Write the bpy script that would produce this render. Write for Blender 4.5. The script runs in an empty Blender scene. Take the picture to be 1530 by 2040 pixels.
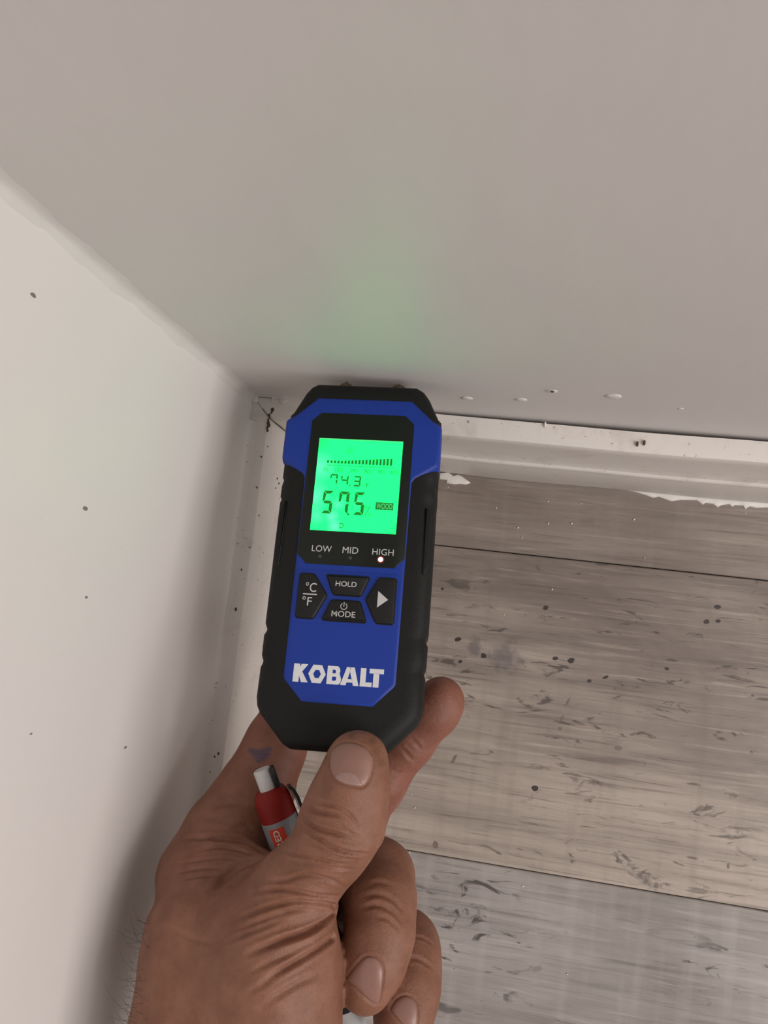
import bpy, bmesh, math, random
import numpy as np
from mathutils import Vector, Matrix
from mathutils.bvhtree import BVHTree
random.seed(7); rng = np.random.default_rng(7)
SC = bpy.context.scene; COL = SC.collection

# ------------------------------------------------------------------ camera
CAM = Vector((.1264, -.0862, .451))
CR = Matrix(((0.98326284, 0.11608655, -0.14042115),      # camera right
             (0.10016667, -0.98823419, -0.1155847),      # camera down
             (-0.15218681, 0.09958462, -0.98332196)))    # camera forward
F_PX = 1532.0
cd = bpy.data.cameras.new('camera'); cam = bpy.data.objects.new('camera', cd); COL.objects.link(cam)
m = Matrix.Identity(4)
for i in range(3):
    m[i][0] = CR[0][i]; m[i][1] = -CR[1][i]; m[i][2] = -CR[2][i]; m[i][3] = CAM[i]
cam.matrix_world = m
cd.sensor_fit = 'VERTICAL'; cd.sensor_height = 24; cd.lens = 24*F_PX/2040; cd.clip_start = .01; cd.clip_end = 50
SC.camera = cam
# ------------------------------------------------------------------ light
w = bpy.data.worlds.new('world'); SC.world = w; w.use_nodes = True
w.node_tree.nodes['Background'].inputs[0].default_value = (1, .945, .92, 1)
w.node_tree.nodes['Background'].inputs[1].default_value = .20
def area(name, loc, target, size, power, col):
    l = bpy.data.lights.new(name, 'AREA'); l.energy = power; l.color = col; l.shape = 'RECTANGLE'; l.size = size[0]; l.size_y = size[1]
    o = bpy.data.objects.new(name, l); COL.objects.link(o); o.location = loc
    o.rotation_euler = (Vector(target)-Vector(loc)).to_track_quat('-Z', 'Y').to_euler(); return o
area('window_light', (1.6, -.62, .95), (.05, -.1, .15), (1.1, 1.1), 20, (1, .945, .915))
area('overhead_fill', (1.95, -.75, 2.3), (.2, -.2, 0), (.9, .9), 27, (1, .94, .905))  # added fill from above, to brighten the ledge and lighten wall shadows
SC.view_settings.view_transform = 'Standard'; SC.view_settings.look = 'None'
SC.view_settings.gamma = 1; SC.view_settings.use_curve_mapping = False; SC.view_settings.exposure = -0.22

# ------------------------------------------------------------------ helpers
def ray(px, py):
    d = Vector(((px-765)/F_PX, (py-1020)/F_PX, 1)); return CR.transposed() @ d
def P(px, py, depth): return CAM + ray(px, py)*depth
def on_floor(px, py, z=0.):
    d = ray(px, py); return CAM + d*((z-CAM.z)/d.z)
def on_back(px, py):
    d = ray(px, py); return CAM + d*(-CAM.y/d.y)
def on_left(px, py):
    d = ray(px, py); return CAM + d*(-CAM.x/d.x)

def link(name, me, mat=None, parent=None):
    o = bpy.data.objects.new(name, me); COL.objects.link(o)
    if mat and not me.materials: me.materials.append(mat)
    if parent: o.parent = parent
    return o
def obj(name, bm, mat=None, parent=None, smooth=None):
    me = bpy.data.meshes.new(name); bmesh.ops.recalc_face_normals(bm, faces=bm.faces[:]); bm.to_mesh(me); bm.free()
    if smooth is not None:
        for p in me.polygons: p.use_smooth = True
        if smooth < 179: me.set_sharp_from_angle(angle=math.radians(smooth))
    return link(name, me, mat, parent)
def tag(o, label, cat, group=None):
    o['label'] = label; o['category'] = cat
    if group: o['group'] = group
    return o
def struct(o, label=None):
    o['kind'] = 'structure'
    if label: o['label'] = label
    return o
def empty(name, loc, rot=None):
    o = bpy.data.objects.new(name, None); COL.objects.link(o); o.location = loc; o.empty_display_size = .02
    if rot: o.rotation_euler = rot.to_euler()
    return o
def box_bm(x0, x1, y0, y1, z0, z1, bev=0, seg=2, bm=None):
    bm = bm or bmesh.new()
    r = bmesh.ops.create_cube(bm, size=1)
    for v in r['verts']:
        v.co = Vector(((x0+x1)/2+v.co.x*(x1-x0), (y0+y1)/2+v.co.y*(y1-y0), (z0+z1)/2+v.co.z*(z1-z0)))
    if bev:
        es = list({e for v in r['verts'] for e in v.link_edges})
        bmesh.ops.bevel(bm, geom=es, offset=bev, segments=seg, profile=.5, affect='EDGES')
    return bm
def inset_poly(pts, d):
    n = len(pts); out = []
    ar = sum(pts[i][0]*pts[(i+1) % n][1]-pts[(i+1) % n][0]*pts[i][1] for i in range(n))
    s = 1 if ar > 0 else -1
    for i in range(n):
        a = Vector(pts[i-1]).to_2d(); b = Vector(pts[i]).to_2d(); c = Vector(pts[(i+1) % n]).to_2d()
        d1 = (b-a).normalized(); d2 = (c-b).normalized()
        n1 = Vector((-d1.y, d1.x))*s; n2 = Vector((-d2.y, d2.x))*s
        q = n1+n2; q = q/max(.35, q.dot(q)/2) if q.length > 1e-6 else n1
        out.append((b.x+q.x*d, b.y+q.y*d))
    return out
def rings_bm(rings, cap=True, bm=None):
    """rings: list of lists of 3D points (same count), lofted and capped"""
    bm = bm or bmesh.new(); vs = [[bm.verts.new(p) for p in r] for r in rings]; n = len(rings[0])
    for a, b in zip(vs, vs[1:]):
        for i in range(n): bm.faces.new((a[i], a[(i+1) % n], b[(i+1) % n], b[i]))
    if cap: bm.faces.new(vs[0][::-1]); bm.faces.new(vs[-1])
    return bm
def plate(pts, prof):
    """pts outline (mm), prof = [(z mm, inset mm)] -> bmesh in metres"""
    return rings_bm([[(x*.001, y*.001, z*.001) for x, y in inset_poly(pts, ins)] for z, ins in prof])
def round_corners(pts, r, seg=4):
    n = len(pts); out = []
    for i in range(n):
        a = Vector(pts[i-1]); b = Vector(pts[i]); c = Vector(pts[(i+1) % n])
        la = min(r, (a-b).length*.45); lc = min(r, (c-b).length*.45)
        p = b+(a-b).normalized()*la; q = b+(c-b).normalized()*lc
        for k in range(seg+1):
            t = k/seg; out.append(tuple(p*(1-t)**2+b*2*t*(1-t)+q*t*t))
    return out
def frame_of(d):
    d = Vector(d).normalized(); u = d.orthogonal().normalized(); return u, d.cross(u), d
def tube_bm(pts, rad, seg=6, bm=None):
    bm = bm or bmesh.new(); rings = []
    for i, p in enumerate(pts):
        d = Vector(pts[min(i+1, len(pts)-1)])-Vector(pts[max(i-1, 0)]); u, v, _ = frame_of(d)
        r = rad[i] if hasattr(rad, '__len__') else rad
        rings.append([Vector(p)+(u*math.cos(a)+v*math.sin(a))*r for a in [2*math.pi*k/seg for k in range(seg)]])
    return rings_bm(rings, True, bm)
def lathe_bm(prof, seg=32, bm=None):
    """prof [(r, h)] round local z"""
    return rings_bm([[(r*math.cos(2*math.pi*k/seg), r*math.sin(2*math.pi*k/seg), h) for k in range(seg)] for r, h in prof], True, bm)

# ------------------------------------------------------------------ materials
class NT:
    def __init__(s, name):
        s.m = bpy.data.materials.new(name); s.m.use_nodes = True; s.t = s.m.node_tree; s.n = s.t.nodes; s.b = s.n['Principled BSDF']
    def node(s, typ, **kw):
        nd = s.n.new(typ)
        for k, v in kw.items():
            if k.startswith('i_'): s.put(nd.inputs[int(k[2:])] if k[2:].isdigit() else nd.inputs[k[2:].replace('_', ' ')], v)
            else: setattr(nd, k, v)
        return nd
    def put(s, inp, v):
        if isinstance(v, bpy.types.NodeSocket): s.t.links.new(v, inp)
        else:
            if hasattr(inp.default_value, '__len__') and hasattr(v, '__len__') and len(v) == 3 and len(inp.default_value) == 4: v = (*v, 1)
            inp.default_value = v
    def set(s, **kw):
        for k, v in kw.items(): s.put(s.b.inputs[k.replace('_', ' ')], v)
        return s
    def coord(s, scale=(1, 1, 1), loc=(0, 0, 0), kind='Object'):
        tc = s.node('ShaderNodeTexCoord'); mp = s.node('ShaderNodeMapping', i_Scale=scale, i_Location=loc)
        s.t.links.new(tc.outputs[kind], mp.inputs[0]); return mp.outputs[0]
    def noise(s, vec, scale, detail=4, rough=.55, dist=0):
        return s.node('ShaderNodeTexNoise', i_Vector=vec, i_Scale=scale, i_Detail=detail, i_Roughness=rough, i_Distortion=dist).outputs[0]
    def ramp(s, v, stops):
        r = s.node('ShaderNodeValToRGB', i_0=v); e = r.color_ramp.elements
        while len(e) < len(stops): e.new(.5)
        for k, (p, c) in enumerate(stops):
            e[k].position = p; e[k].color = (*c, 1) if hasattr(c, '__len__') else (c, c, c, 1)
        return r.outputs[0]
    def mix(s, f, a, b, mode='MIX'):
        nd = s.node('ShaderNodeMix', data_type='RGBA', blend_type=mode)
        for k, v in ((0, f), (6, a), (7, b)): s.put(nd.inputs[k], v)
        return nd.outputs[2]
    def math(s, op, a, b=0.):
        nd = s.node('ShaderNodeMath', operation=op); s.put(nd.inputs[0], a); s.put(nd.inputs[1], b); return nd.outputs[0]
    def bump(s, h, strength, dist=.001, normal=None):
        nd = s.node('ShaderNodeBump', i_Strength=strength, i_Distance=dist, i_Height=h)
        if normal: s.put(nd.inputs['Normal'], normal)
        return nd.outputs[0]
def lin(r, g, b):
    return tuple((c/255/12.92) if c/255 <= .04045 else ((c/255+.055)/1.055)**2.4 for c in (r, g, b))
def simple(name, col, rough=.5, bump=0, bscale=800, **kw):
    t = NT(name); t.set(Base_Color=col, Roughness=rough, **kw)
    v = t.coord(); nz = t.noise(v, bscale)
    t.set(Base_Color=t.mix(nz, tuple(c*.92 for c in col), tuple(min(1, c*1.06) for c in col)))
    if bump: t.set(Normal=t.bump(nz, bump, .0004))
    return t.m
def wall_mat(name, col, rough=.38):
    t = NT(name); v = t.coord()
    big = t.noise(v, 9, 3); c = t.mix(big, tuple(x*.985 for x in col), tuple(x*1.01 for x in col))
    sp = t.ramp(t.noise(v, 330, 2), [(.0, 0.), (.72, 0.), (.8, .25)])
    c = t.mix(sp, c, tuple(x*.72 for x in col))
    h = t.math('ADD', t.noise(t.coord((1, 1, .35)), 60, 5), t.math('MULTIPLY', t.noise(v, 14, 2), 1.5))
    t.set(Base_Color=c, Roughness=rough, Normal=t.bump(h, .22, .0012)); return t.m
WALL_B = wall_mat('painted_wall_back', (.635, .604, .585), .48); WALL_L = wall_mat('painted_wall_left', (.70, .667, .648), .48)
def trim_mat():
    t = NT('painted_trim'); v = t.coord(); col = (.72, .68, .64)
    grime = t.ramp(t.noise(v, 55, 6, .65, .6), [(0, 0.), (.56, 0.), (.74, .4)])
    c = t.mix(grime, col, (.42, .34, .27))
    sp = t.ramp(t.noise(v, 420, 2), [(0, 0.), (.685, 0.), (.74, .7)])
    c = t.mix(sp, c, (.2, .15, .11))
    t.set(Base_Color=c, Roughness=.4, Normal=t.bump(t.noise(v, 180, 4), .3, .0006)); return t.m
TRIM = trim_mat()
CAULK = simple('white_caulk', (.76, .73, .69), .45, .5, 300)
def plank_mat(name, dark, light, seed, worn=(.5, .5, .5), crack=.0, cross=.3, dist=None, grad=None, area=(.45, .58)):
    t = NT(name); L = (seed*3.7, seed*1.3, 0)
    v = t.coord((1, 1, 1), L); vs = t.coord((4, 70, 1), L); vf = t.coord((14, 330, 1), L); vx = t.coord((110, 9, 1), L)
    blot = t.noise(t.coord((5, 13, 1), L), 1.6, 5, .6, .4)
    if grad:   # the colour runs from a darker to a paler side of this board
        sy = t.node('ShaderNodeSeparateXYZ', i_0=t.coord()); g = t.math('DIVIDE', t.math('SUBTRACT', sy.outputs[1], grad[0]), grad[1]-grad[0])
        blot = t.math('ADD', t.math('MULTIPLY', blot, .7), t.math('MULTIPLY', g, .42))
    c = t.mix(t.ramp(blot, [(.3, 0.), (.7, 1.)]), dark, light)
    st = t.noise(vs, 1, 6, .65, .3); c = t.mix(t.ramp(st, [(.33, .45), (.6, 0.)]), c, tuple(x*.6 for x in dark))
    fine = t.noise(vf, 1, 5, .7, .5); c = t.mix(t.ramp(fine, [(.33, .55), (.46, 0.)]), c, tuple(x*.55 for x in dark))
    c = t.mix(t.ramp(fine, [(.55, 0.), (.75, .5)]), c, tuple(min(1, x*1.35) for x in light))
    xb = t.noise(vx, 1, 3, .5); c = t.mix(t.math('MULTIPLY', t.ramp(xb, [(.5, 0.), (.75, 1.)]), cross), c, worn)
    h = fine
    if crack:
        cr = t.noise(t.coord((34, 105, 1), L), 1, 4, .62, 1.6); crm = t.ramp(cr, [(.33, 1.), (.4, 0.)])
        area_ = t.ramp(t.noise(t.coord((6, 12, 1), (seed*5, 0, 0)), 1, 2), [(area[0], 0.), (area[1], 1.)])
        k = t.math('MULTIPLY', t.math('MULTIPLY', crm, area_), crack)
        c = t.mix(k, c, tuple(x*.3 for x in dark)); h = t.math('SUBTRACT', fine, k)
    if dist:
        for (x, y, r) in dist:
            geo = t.node('ShaderNodeTexCoord'); vm = t.node('ShaderNodeVectorMath', operation='DISTANCE', i_0=geo.outputs['Object'], i_1=(x, y, 0))
            dn = t.math('ADD', vm.outputs['Value'], t.math('MULTIPLY', t.math('SUBTRACT', t.noise(v, 160, 4), .5), r*2.2))
            k = t.ramp(t.math('DIVIDE', dn, r), [(.3, .55), (1., 0.)])
            c = t.mix(k, c, lin(84, 80, 86))
    t.set(Base_Color=c, Roughness=.42, Normal=t.bump(h, .25, .0006)); return t.m
BLACK = simple('black_rubber', (.0050, .0054, .0046), .6, .35, 1500, Specular_IOR_Level=.3)
BLUE = simple('blue_plastic', (.010, .038, .29), .45, .12, 1200, Specular_IOR_Level=.3)
GLOSS = simple('black_gloss_panel', (.006, .009, .006), .32, Specular_IOR_Level=.3)
KEY = simple('black_key_rubber', (.0065, .007, .0065), .5, .3, 1500, Specular_IOR_Level=.35)
INK = simple('light_grey_print', (.52, .52, .53), .6)
LOGO = simple('white_logo_print', (.68, .69, .72), .6)
BRASS = simple('tarnished_brass', (.30, .23, .16), .35, .2, 900, Metallic=.9)
STEEL = simple('pin_steel', (.55, .52, .48), .3, 0, 800, Metallic=1.)
def screen_mat():
    t = NT('green_backlight'); v = t.coord()
    c = (0.010, 2.5, .36)
    for (x, y, r, k) in ((-16, -20, 7, .75), (-17, -32, 7, .8), (-9, -40, 3.2, .9), (-7.5, -44, 3.2, .95), (-7, -35, 3., .6), (1, -34, 2., .5), (-15, -40, 4, .5)):
        vm = t.node('ShaderNodeVectorMath', operation='DISTANCE', i_0=v, i_1=(x*.001, y*.001, .0006))
        f = t.ramp(t.math('DIVIDE', vm.outputs['Value'], r*.001), [(0., k*.55), (.5, k*.25), (1., 0.)])
        c = t.mix(f, c, (.34, 2.9, 1.1))
    for (x, y, r, k) in ((-4.5, -12.5, 2.2, .6), (-16, -9, 4, .5), (16, -46, 5, .4)):
        vm = t.node('ShaderNodeVectorMath', operation='DISTANCE', i_0=v, i_1=(x*.001, y*.001, .0006))
        f = t.ramp(t.math('DIVIDE', vm.outputs['Value'], r*.001), [(0., k), (1., 0.)])
        c = t.mix(f, c, (0, 2.0, .10))
    t.set(Base_Color=(0, .02, .01), Emission_Color=c, Emission_Strength=1.0, Roughness=.5); return t.m
SCREEN = screen_mat()
SEG = NT('lcd_segment').set(Base_Color=(.0, .05, .006), Emission_Color=(.003, .20, .012), Emission_Strength=1., Roughness=.5).m
SEGL = NT('lcd_small_print').set(Base_Color=(.0, .05, .006), Emission_Color=(.003, .22, .015), Emission_Strength=1., Roughness=.5).m
RIM = NT('lcd_edge').set(Base_Color=(.0, .05, .006), Emission_Color=(.1, .85, .25), Emission_Strength=1.).m
LEDOFF = simple('led_off', (.045, .045, .045), .4)
LEDON = NT('led_on').set(Emission_Color=(1., .75, .70), Emission_Strength=2.2).m
LEDGLOW = NT('led_red_glow').set(Base_Color=(.12, .01, .01), Emission_Color=(.5, .005, .003), Emission_Strength=.16).m

# ------------------------------------------------------------------ room
XM, YM, ZM = 1.5, -1.3, 2.4
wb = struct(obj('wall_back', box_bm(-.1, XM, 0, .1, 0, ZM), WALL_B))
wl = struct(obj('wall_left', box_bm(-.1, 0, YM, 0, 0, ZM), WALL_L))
SUB = simple('subfloor', (.05, .042, .036), .9)
fl = struct(obj('floor', box_bm(-.1, XM, YM, .1, -.06, -.005), SUB))
S1, S2 = -.0862+.0653*.451, -.0862-.3195*.451
PW = S1-S2
kst = on_floor(1005, 1310); kst2 = on_floor(945, 1288)
PM = [plank_mat('plank_brown_grey', lin(128, 116, 107), lin(162, 151, 143), 1, lin(162, 152, 147), .0, .2),
      plank_mat('plank_beige_grey', lin(118, 107, 100), lin(180, 168, 157), 2.3, lin(120, 108, 99), .7, .3, [(kst.x, kst.y, .0105), (kst2.x, kst2.y, .006)], (S1, S2), (.36, .5)),
      plank_mat('plank_cool_grey', lin(138, 131, 127), lin(178, 172, 168), 4.1, lin(188, 182, 178), .95, .3),
      plank_mat('plank_mixed_grey', lin(120, 108, 98), lin(158, 146, 135), 6.7, lin(140, 130, 122), .4, .3)]
planks = {}
rows = [(0.012, S1)] + [(S1-PW*k, S1-PW*(k+1)) for k in range(7)]
for r, (y1, y0) in enumerate(rows):
    cuts = [-.02, .86, XM] if r % 2 == 0 else [-.02, .62, XM]
    for k in range(2):
        x0, x1 = cuts[k], cuts[k+1]
        bm = box_bm(x0+.0002, x1-.0002, max(y0, YM)+.00025, y1-.00025, -.005, 0, .0005, 1)
        o = obj('plank', bm, PM[min(r, 2)] if (k == 0 and r < 3) else PM[(r*2+k*3) % 4], fl)
        if k == 0: planks[r] = o
# dark worm holes and marks printed on the second plank
KN2 = NT('faint_knot').set(Base_Color=lin(124, 111, 102), Roughness=.5).m
KN = NT('dark_knot').set(Base_Color=lin(62, 54, 52), Roughness=.5).m
def blob(name, c, rx, ry, mat, parent, ang=0, n=12, z=.00012):
    bm = bmesh.new(); vs = []
    for k in range(n):
        a = 2*math.pi*k/n; q = .82+.3*random.random(); x, y = rx*q*math.cos(a), ry*q*math.sin(a)
        vs.append(bm.verts.new((c.x+x*math.cos(ang)-y*math.sin(ang), c.y+x*math.sin(ang)+y*math.cos(ang), z)))
    bm.faces.new(vs); return obj(name, bm, mat, parent)
def c7(x, y): return (830+x/2.186, 900+y/2.186)
for x, y, a, b in ((112, 597, 8, 6), (563, 680, 13, 9), (1310, 676, 15, 9), (1263, 740, 12, 9), (1313, 737, 10, 8), (180, 817, 14, 9), (292, 888, 13, 12), (190, 914, 9, 7),
                   (605, 900, 12, 8), (672, 910, 16, 12), (1090, 945, 10, 7), (823, 982, 14, 6), (752, 998, 10, 6)):
    blob('knot_mark', on_floor(*c7(x, y)), a/2.186*.29e-3, b/2.186*.29e-3, KN, planks[1], random.random()*.6)
for px, py, a, b, an in ((1066, 1571, .0024, .0019, 0), (1131, 1400, .0007, .0035, -.35), (1120, 1432, .001, .0022, -.3), (1116, 1452, .0015, .0012, 0), (1262, 1463, .0022, .0009, .5), (1232, 1491, .0026, .0016, .2),
                          (905, 1512, .001, .0035, -.4), (868, 1683, .002, .0028, 0), (1292, 1741, .002, .0007, 0), (1451, 1725, .0008, .0018, 0)):
    blob('knot_mark', on_floor(px, py), a*.8, b*.8, KN if py == 1571 else KN2, planks[1], an)

# baseboards
PROF = [(.0, .0955), (.0083, .0955), (.0094, .0950), (.0099, .0938), (.0100, .088), (.0098, .080), (.0099, .072), (.0103, .064), (.0109, .0575), (.0116, .0548),
        (.0126, .0540), (.0131, .0525), (.0130, .0508), (.0124, .0497), (.0126, .0480), (.0127, .0035), (.0118, .0012), (.0, .0012)]
def back_gap(x):  # the board has come away from the wall to the right
    t = min(1, max(0, (x-.035)/.11)); return .0003+.0016*t*t*(3-2*t)
def base_back():
    rings = []
    xs = [None]+[.02+.01*k for k in range(40)]+[.5, .8, XM]
    for x in xs:
        r = []
        for o_, z in PROF:
            g = back_gap(.0 if x is None else x)
            wob = 0 if x is None else .0002*math.sin(x*60+z*30)
            xx = (o_+.00003) if x is None else x
            r.append((xx, -(o_+g+wob), z))
        rings.append(r)
    return rings_bm(rings)
bb = struct(obj('baseboard_back', base_back(), TRIM, None, 35))
def base_left():
    rings = []
    ys = [None]+[-.02-.01*k for k in range(50)]+[-.7, YM]
    for y in ys:
        rings.append([(o_+.0002*(0 if y is None else math.sin(y*70)), (-(o_+.00003) if y is None else y), z) for o_, z in PROF])
    return rings_bm(rings)
bl = struct(obj('baseboard_left', base_left(), TRIM, None, 35))
# caulk fillet where the left board meets the wall, and down the corner of the room
def fillet(name, pts, u, v, r0, jag, parent, mat=CAULK):
    rings = []
    for p in pts:
        q = sum(p)*1000; r = r0*(1+jag*(.30*math.sin(q*.11)+.22*math.sin(q*.27+1)+.12*math.sin(q*.61+2))); p = Vector(p)
        rings.append([p-(u+v)*.002, p+u*r, p+u*r*.62+v*r*.07, p+u*r*.34+v*r*.2, p+u*r*.2+v*r*.34, p+u*r*.07+v*r*.62, p+v*r])
    return obj(name, rings_bm(rings), mat, parent, 48)
fillet('caulk_bead', [(0, -.012-.006*k, .0955) for k in range(90)], Vector((1, 0, 0)), Vector((0, 0, 1)), .0040, .4, bl, TRIM)
fillet('caulk_bead', [(.010+.004*k, 0, .0955) for k in range(13)], Vector((0, -1, 0)), Vector((0, 0, 1)), .0035, .8, bb, TRIM)
struct(fillet('trim_1', [(0, 0, .0955+.003*k) for k in range(140)]+[(0, 0, .7), (0, 0, ZM)], Vector((1, 0, 0)), Vector((0, -1, 0)), .0038, .45, None, WALL_B))
# grime in the mitred corner
GRIME = NT('brown_grime').set(Base_Color=(.085, .058, .042), Roughness=.8).m
def lump(name, c, r, mat, parent, sc=(1, 1, 1), sub=2, jag=.25):
    bm = bmesh.new(); bmesh.ops.create_icosphere(bm, subdivisions=sub, radius=1)
    for v in bm.verts: v.co = Vector(v.co*(1+jag*(random.random()-.5))*r)*1; v.co = Vector((v.co.x*sc[0], v.co.y*sc[1], v.co.z*sc[2]))+Vector(c)
    return obj(name, bm, mat, parent, 180)
for k in range(9):
    t = k/8; c = P(517-8*t+random.uniform(-2.5, 2.5), 796+44*t, .356); lump('grime_spot', (max(c.x, .0007), min(c.y, -.0008), .0957), .0008 if k not in (0, 5, 6) else .0011, GRIME, bl, (.5+.3*random.random(), 1.1, .1))
obj('mitre_crack', tube_bm([(o_+.0002, -(o_+.0002), z_) for o_, z_ in ((.0055, .0956), (.0068, .0956), (.0083, .0957), (.0096, .0951), (.0101, .0938), (.0102, .088), (.0100, .080), (.0101, .072), (.0105, .064))], [.0002, .00018, .0002, .00025, .0002, .0003, .0004, .0003, .0002], 6), GRIME, bl)
for px, py, r in ((534, 943, .0005), (538, 953, .0005), (531, 963, .0004), (500, 897, .0005), (511, 874, .0004), (493, 962, .0005), (497, 1020, .0004), (466, 1133, .0005), (457, 1214, .0008), (482, 1087, .0004), (432, 1503, .0007), (424, 1509, .0005)):
    c = P(px, py, .357); lump('dirt_speck', (c.x, c.y, .0957 if c.x < .0095 else .094), r, GRIME, bl, (.7, 1.1, .3))
c = P(541, 784, .355); lump('caulk_lump', (c.x, -.0012, .0966), .0019, TRIM, bb, (1.3, .9, .5), 2, .5)
c = P(513, 786, .355); lump('caulk_lump', (.0012, -.0014, .0960), .0019, TRIM, bb, (1, 1.2, .4), 2, .5)
# nail bumps and dents low on the back wall
for px, py, r in ((930, 793, .0026), (1038, 796, .0026), (1099, 779, .0024), (1222, 789, .0032), (1356, 814, .0012)):
    c = on_back(px, py); lump('nail_bump', (c.x, 0, c.z), r, WALL_B, wb, (1, .28, .9), 3, .12)
for px, py in ((1101, 776), ):
    c = on_back(px, py); lump('nail_head', (c.x, -.0009, c.z), .0007, GRIME, wb, (1, .6, 1), 2, .2)
SCUFF = NT('dark_scuff').set(Base_Color=(.2, .18, .16), Roughness=.6).m
for px, py, a in ((66, 588, .0011), (170, 1013, .0013), (172, 1190, .0008), (250, 1489, .0010), (145, 468, .0006), (62, 1462, .0006)):
    c = on_left(px, py); lump('scuff_mark', (0, c.y, c.z), a, SCUFF, wl, (.06, .5, 1.2), 2, .3)

# ------------------------------------------------------------------ caulk on the floor and crumbs
def slab(name, px, mat, th, conv):
    pts = [on_floor(*conv(*p)) for p in px]
    poly = [(p.x, p.y) for p in pts]
    rings = [[(x, y, .0) for x, y in poly], [(x, y, th*.7) for x, y in inset_poly(poly, .0002)], [(x, y, th) for x, y in inset_poly(poly, .0006)]]
    bm = rings_bm(rings); bmesh.ops.triangulate(bm, faces=[f for f in bm.faces if len(f.verts) > 4])
    return obj(name, bm, mat, None, 60)
tag(slab('caulk_smear', [(100, 92), (140, 88), (160, 105), (180, 98), (200, 108), (215, 120), (236, 136), (215, 143), (190, 140), (165, 142), (128, 137), (132, 124), (100, 120)], CAULK, .0009, c7),
    'small torn white caulk scrap on the floor right beside the meter', 'caulk')
low = [(1560, 243), (1530, 243), (1480, 245), (1450, 238), (1430, 251), (1420, 236), (1385, 232), (1375, 241), (1360, 229), (1330, 232), (1310, 242), (1290, 228), (1260, 222), (1245, 231), (1235, 224), (1220, 212), (1150, 210), (1110, 216), (1080, 206), (1055, 196), (1030, 201), (1000, 190), (950, 174), (900, 165)]
top_ = [(900, 161), (1000, 168), (1100, 177), (1200, 187), (1300, 197), (1400, 206), (1560, 222)]
tag(slab('caulk_smear', low+top_, CAULK, .0011, c7), 'long ragged strip of white caulk on the floor along the baseboard at right', 'caulk')
CRUMB = simple('pale_crumb', (.75, .72, .66), .7)
crumb0 = None
for px, py, lab in (
    (893, 971, 'white paint crumb on the floor just below the torn caulk scrap'), (989, 1012, 'white crumb on the dark plank right of the torn caulk scrap'),
    (1032, 1051, 'upper of two white crumbs near the middle of the dark plank'), (1040, 1071, 'lower of two white crumbs near the middle of the dark plank'),
    (1139, 1043, 'pale crumb on the dark plank below the start of the caulk strip'), (1092, 1043, 'faint brown-white crumb on the dark plank, left of a brighter one'),
    (1092, 999, 'tiny crumb close under the baseboard, left of the caulk strip'), (1157, 1003, 'tiny crumb close under the baseboard, nearest the tip of the caulk strip'),
    (1263, 1035, 'pale crumb on the dark plank below the middle of the caulk strip'), (1284, 1112, 'lone crumb just above the upper plank seam'),
    (1485, 1022, 'pale crumb under the caulk strip at the far right'), (1004, 1225, 'white crumb on the beige plank above the grey stain'), 
    (1100, 1174, 'small crumb on the beige plank just below the upper seam'), (905, 1281, 'white crumb on the beige plank beside the meter edge'),
    (816, 1698, 'white crumb lying in the lower plank seam beside the ring finger'), (820, 1582, 'middle one of three crumbs right of the thumb'),
    (819, 1569, 'topmost of three crumbs right of the thumb'), (826, 1609, 'lowest of three crumbs right of the thumb'),
    (1042, 1765, 'tiny crumb on the cool grey plank under the lower seam'), (1130, 1940, 'tiny crumb in the middle of the cool grey plank')):
    p = on_floor(px, py); s = .0003+.0003*random.random()
    if crumb0 is None:
        crumb0 = lump('paint_crumb', (0, 0, .0), 1, CRUMB, None, (1, .8, .6), 2, .5); o = crumb0
    else: o = crumb0.copy(); COL.objects.link(o)
    o.location = (p.x, p.y, s*.5); o.scale = (s, s, s); o.rotation_euler = (0, 0, random.random()*6)
    tag(o, lab, 'crumb', 'paint crumbs scattered on the plank floor')
for px, py in ((1275, 891), (1262, 893), (1085, 848)):
    c = P(px, py, .358)
    tag(lump('dirt_crumb', (c.x, c.y, .0962), .0011, GRIME if px > 1200 else TRIM, None, (.5, 1.2, .7), 2, .4),
        {1275: 'brown dirt crumb standing on the baseboard ledge at far right', 1262: 'small brown dirt crumb left of a larger one on the baseboard ledge', 1085: 'pale crumb in the gap above the baseboard ledge'}[px], 'crumb')

# ------------------------------------------------------------------ moisture meter
Rm = Matrix(((0.99690298, -0.06498466, 0.04428825), (0.05492828, 0.97841189, 0.19923117), (-0.05627912, -0.19618147, 0.97895122)))
MT = empty('moisture_meter', Vector((.06224955, -.0171794, .13278406))+Vector((.0059, -.004, .021)), Rm)
tag(MT, 'blue and black handheld moisture meter with lit green screen, pins against the wall', 'moisture meter')
CX = -.4
def mir(half): return [(CX+x, y) for x, y in half]+[(CX-x, y) for x, y in half[::-1]]
sh = [(20.6, 18.8), (23.6, 17.0), (25.9, 13.8), (28.3, 8.8), (30.0, 5.2), (31.2, 3.9), (31.2, 1.2), (30.6, -.5), (30.6, -14.8), (31.3, -16.4), (31.3, -23.0), (30.7, -23.8), (31.3, -26.6), (31.3, -31.2), (30.7, -32.0), (31.2, -33.6),
      (31.2, -50.), (31., -81.8), (30.1, -83.8), (30.1, -84.4), (31., -86.2), (30.9, -93.8), (30.1, -95.8), (30.2, -96.6), (30.8, -98.2), (30.9, -109.0), (30.3, -112.2), (28.8, -115.0), (19.2, -125.0), (16.5, -126.4)]
shell = plate(mir(sh), [(-28, 5), (-26.5, 2.2), (-23, .5), (-10, 0), (-6, .2), (-3.2, 1.2), (-1.6, 2.8), (-.9, 4.6), (-.5, 7)])
obj('body_shell', shell, BLACK, MT, 40)
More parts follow.
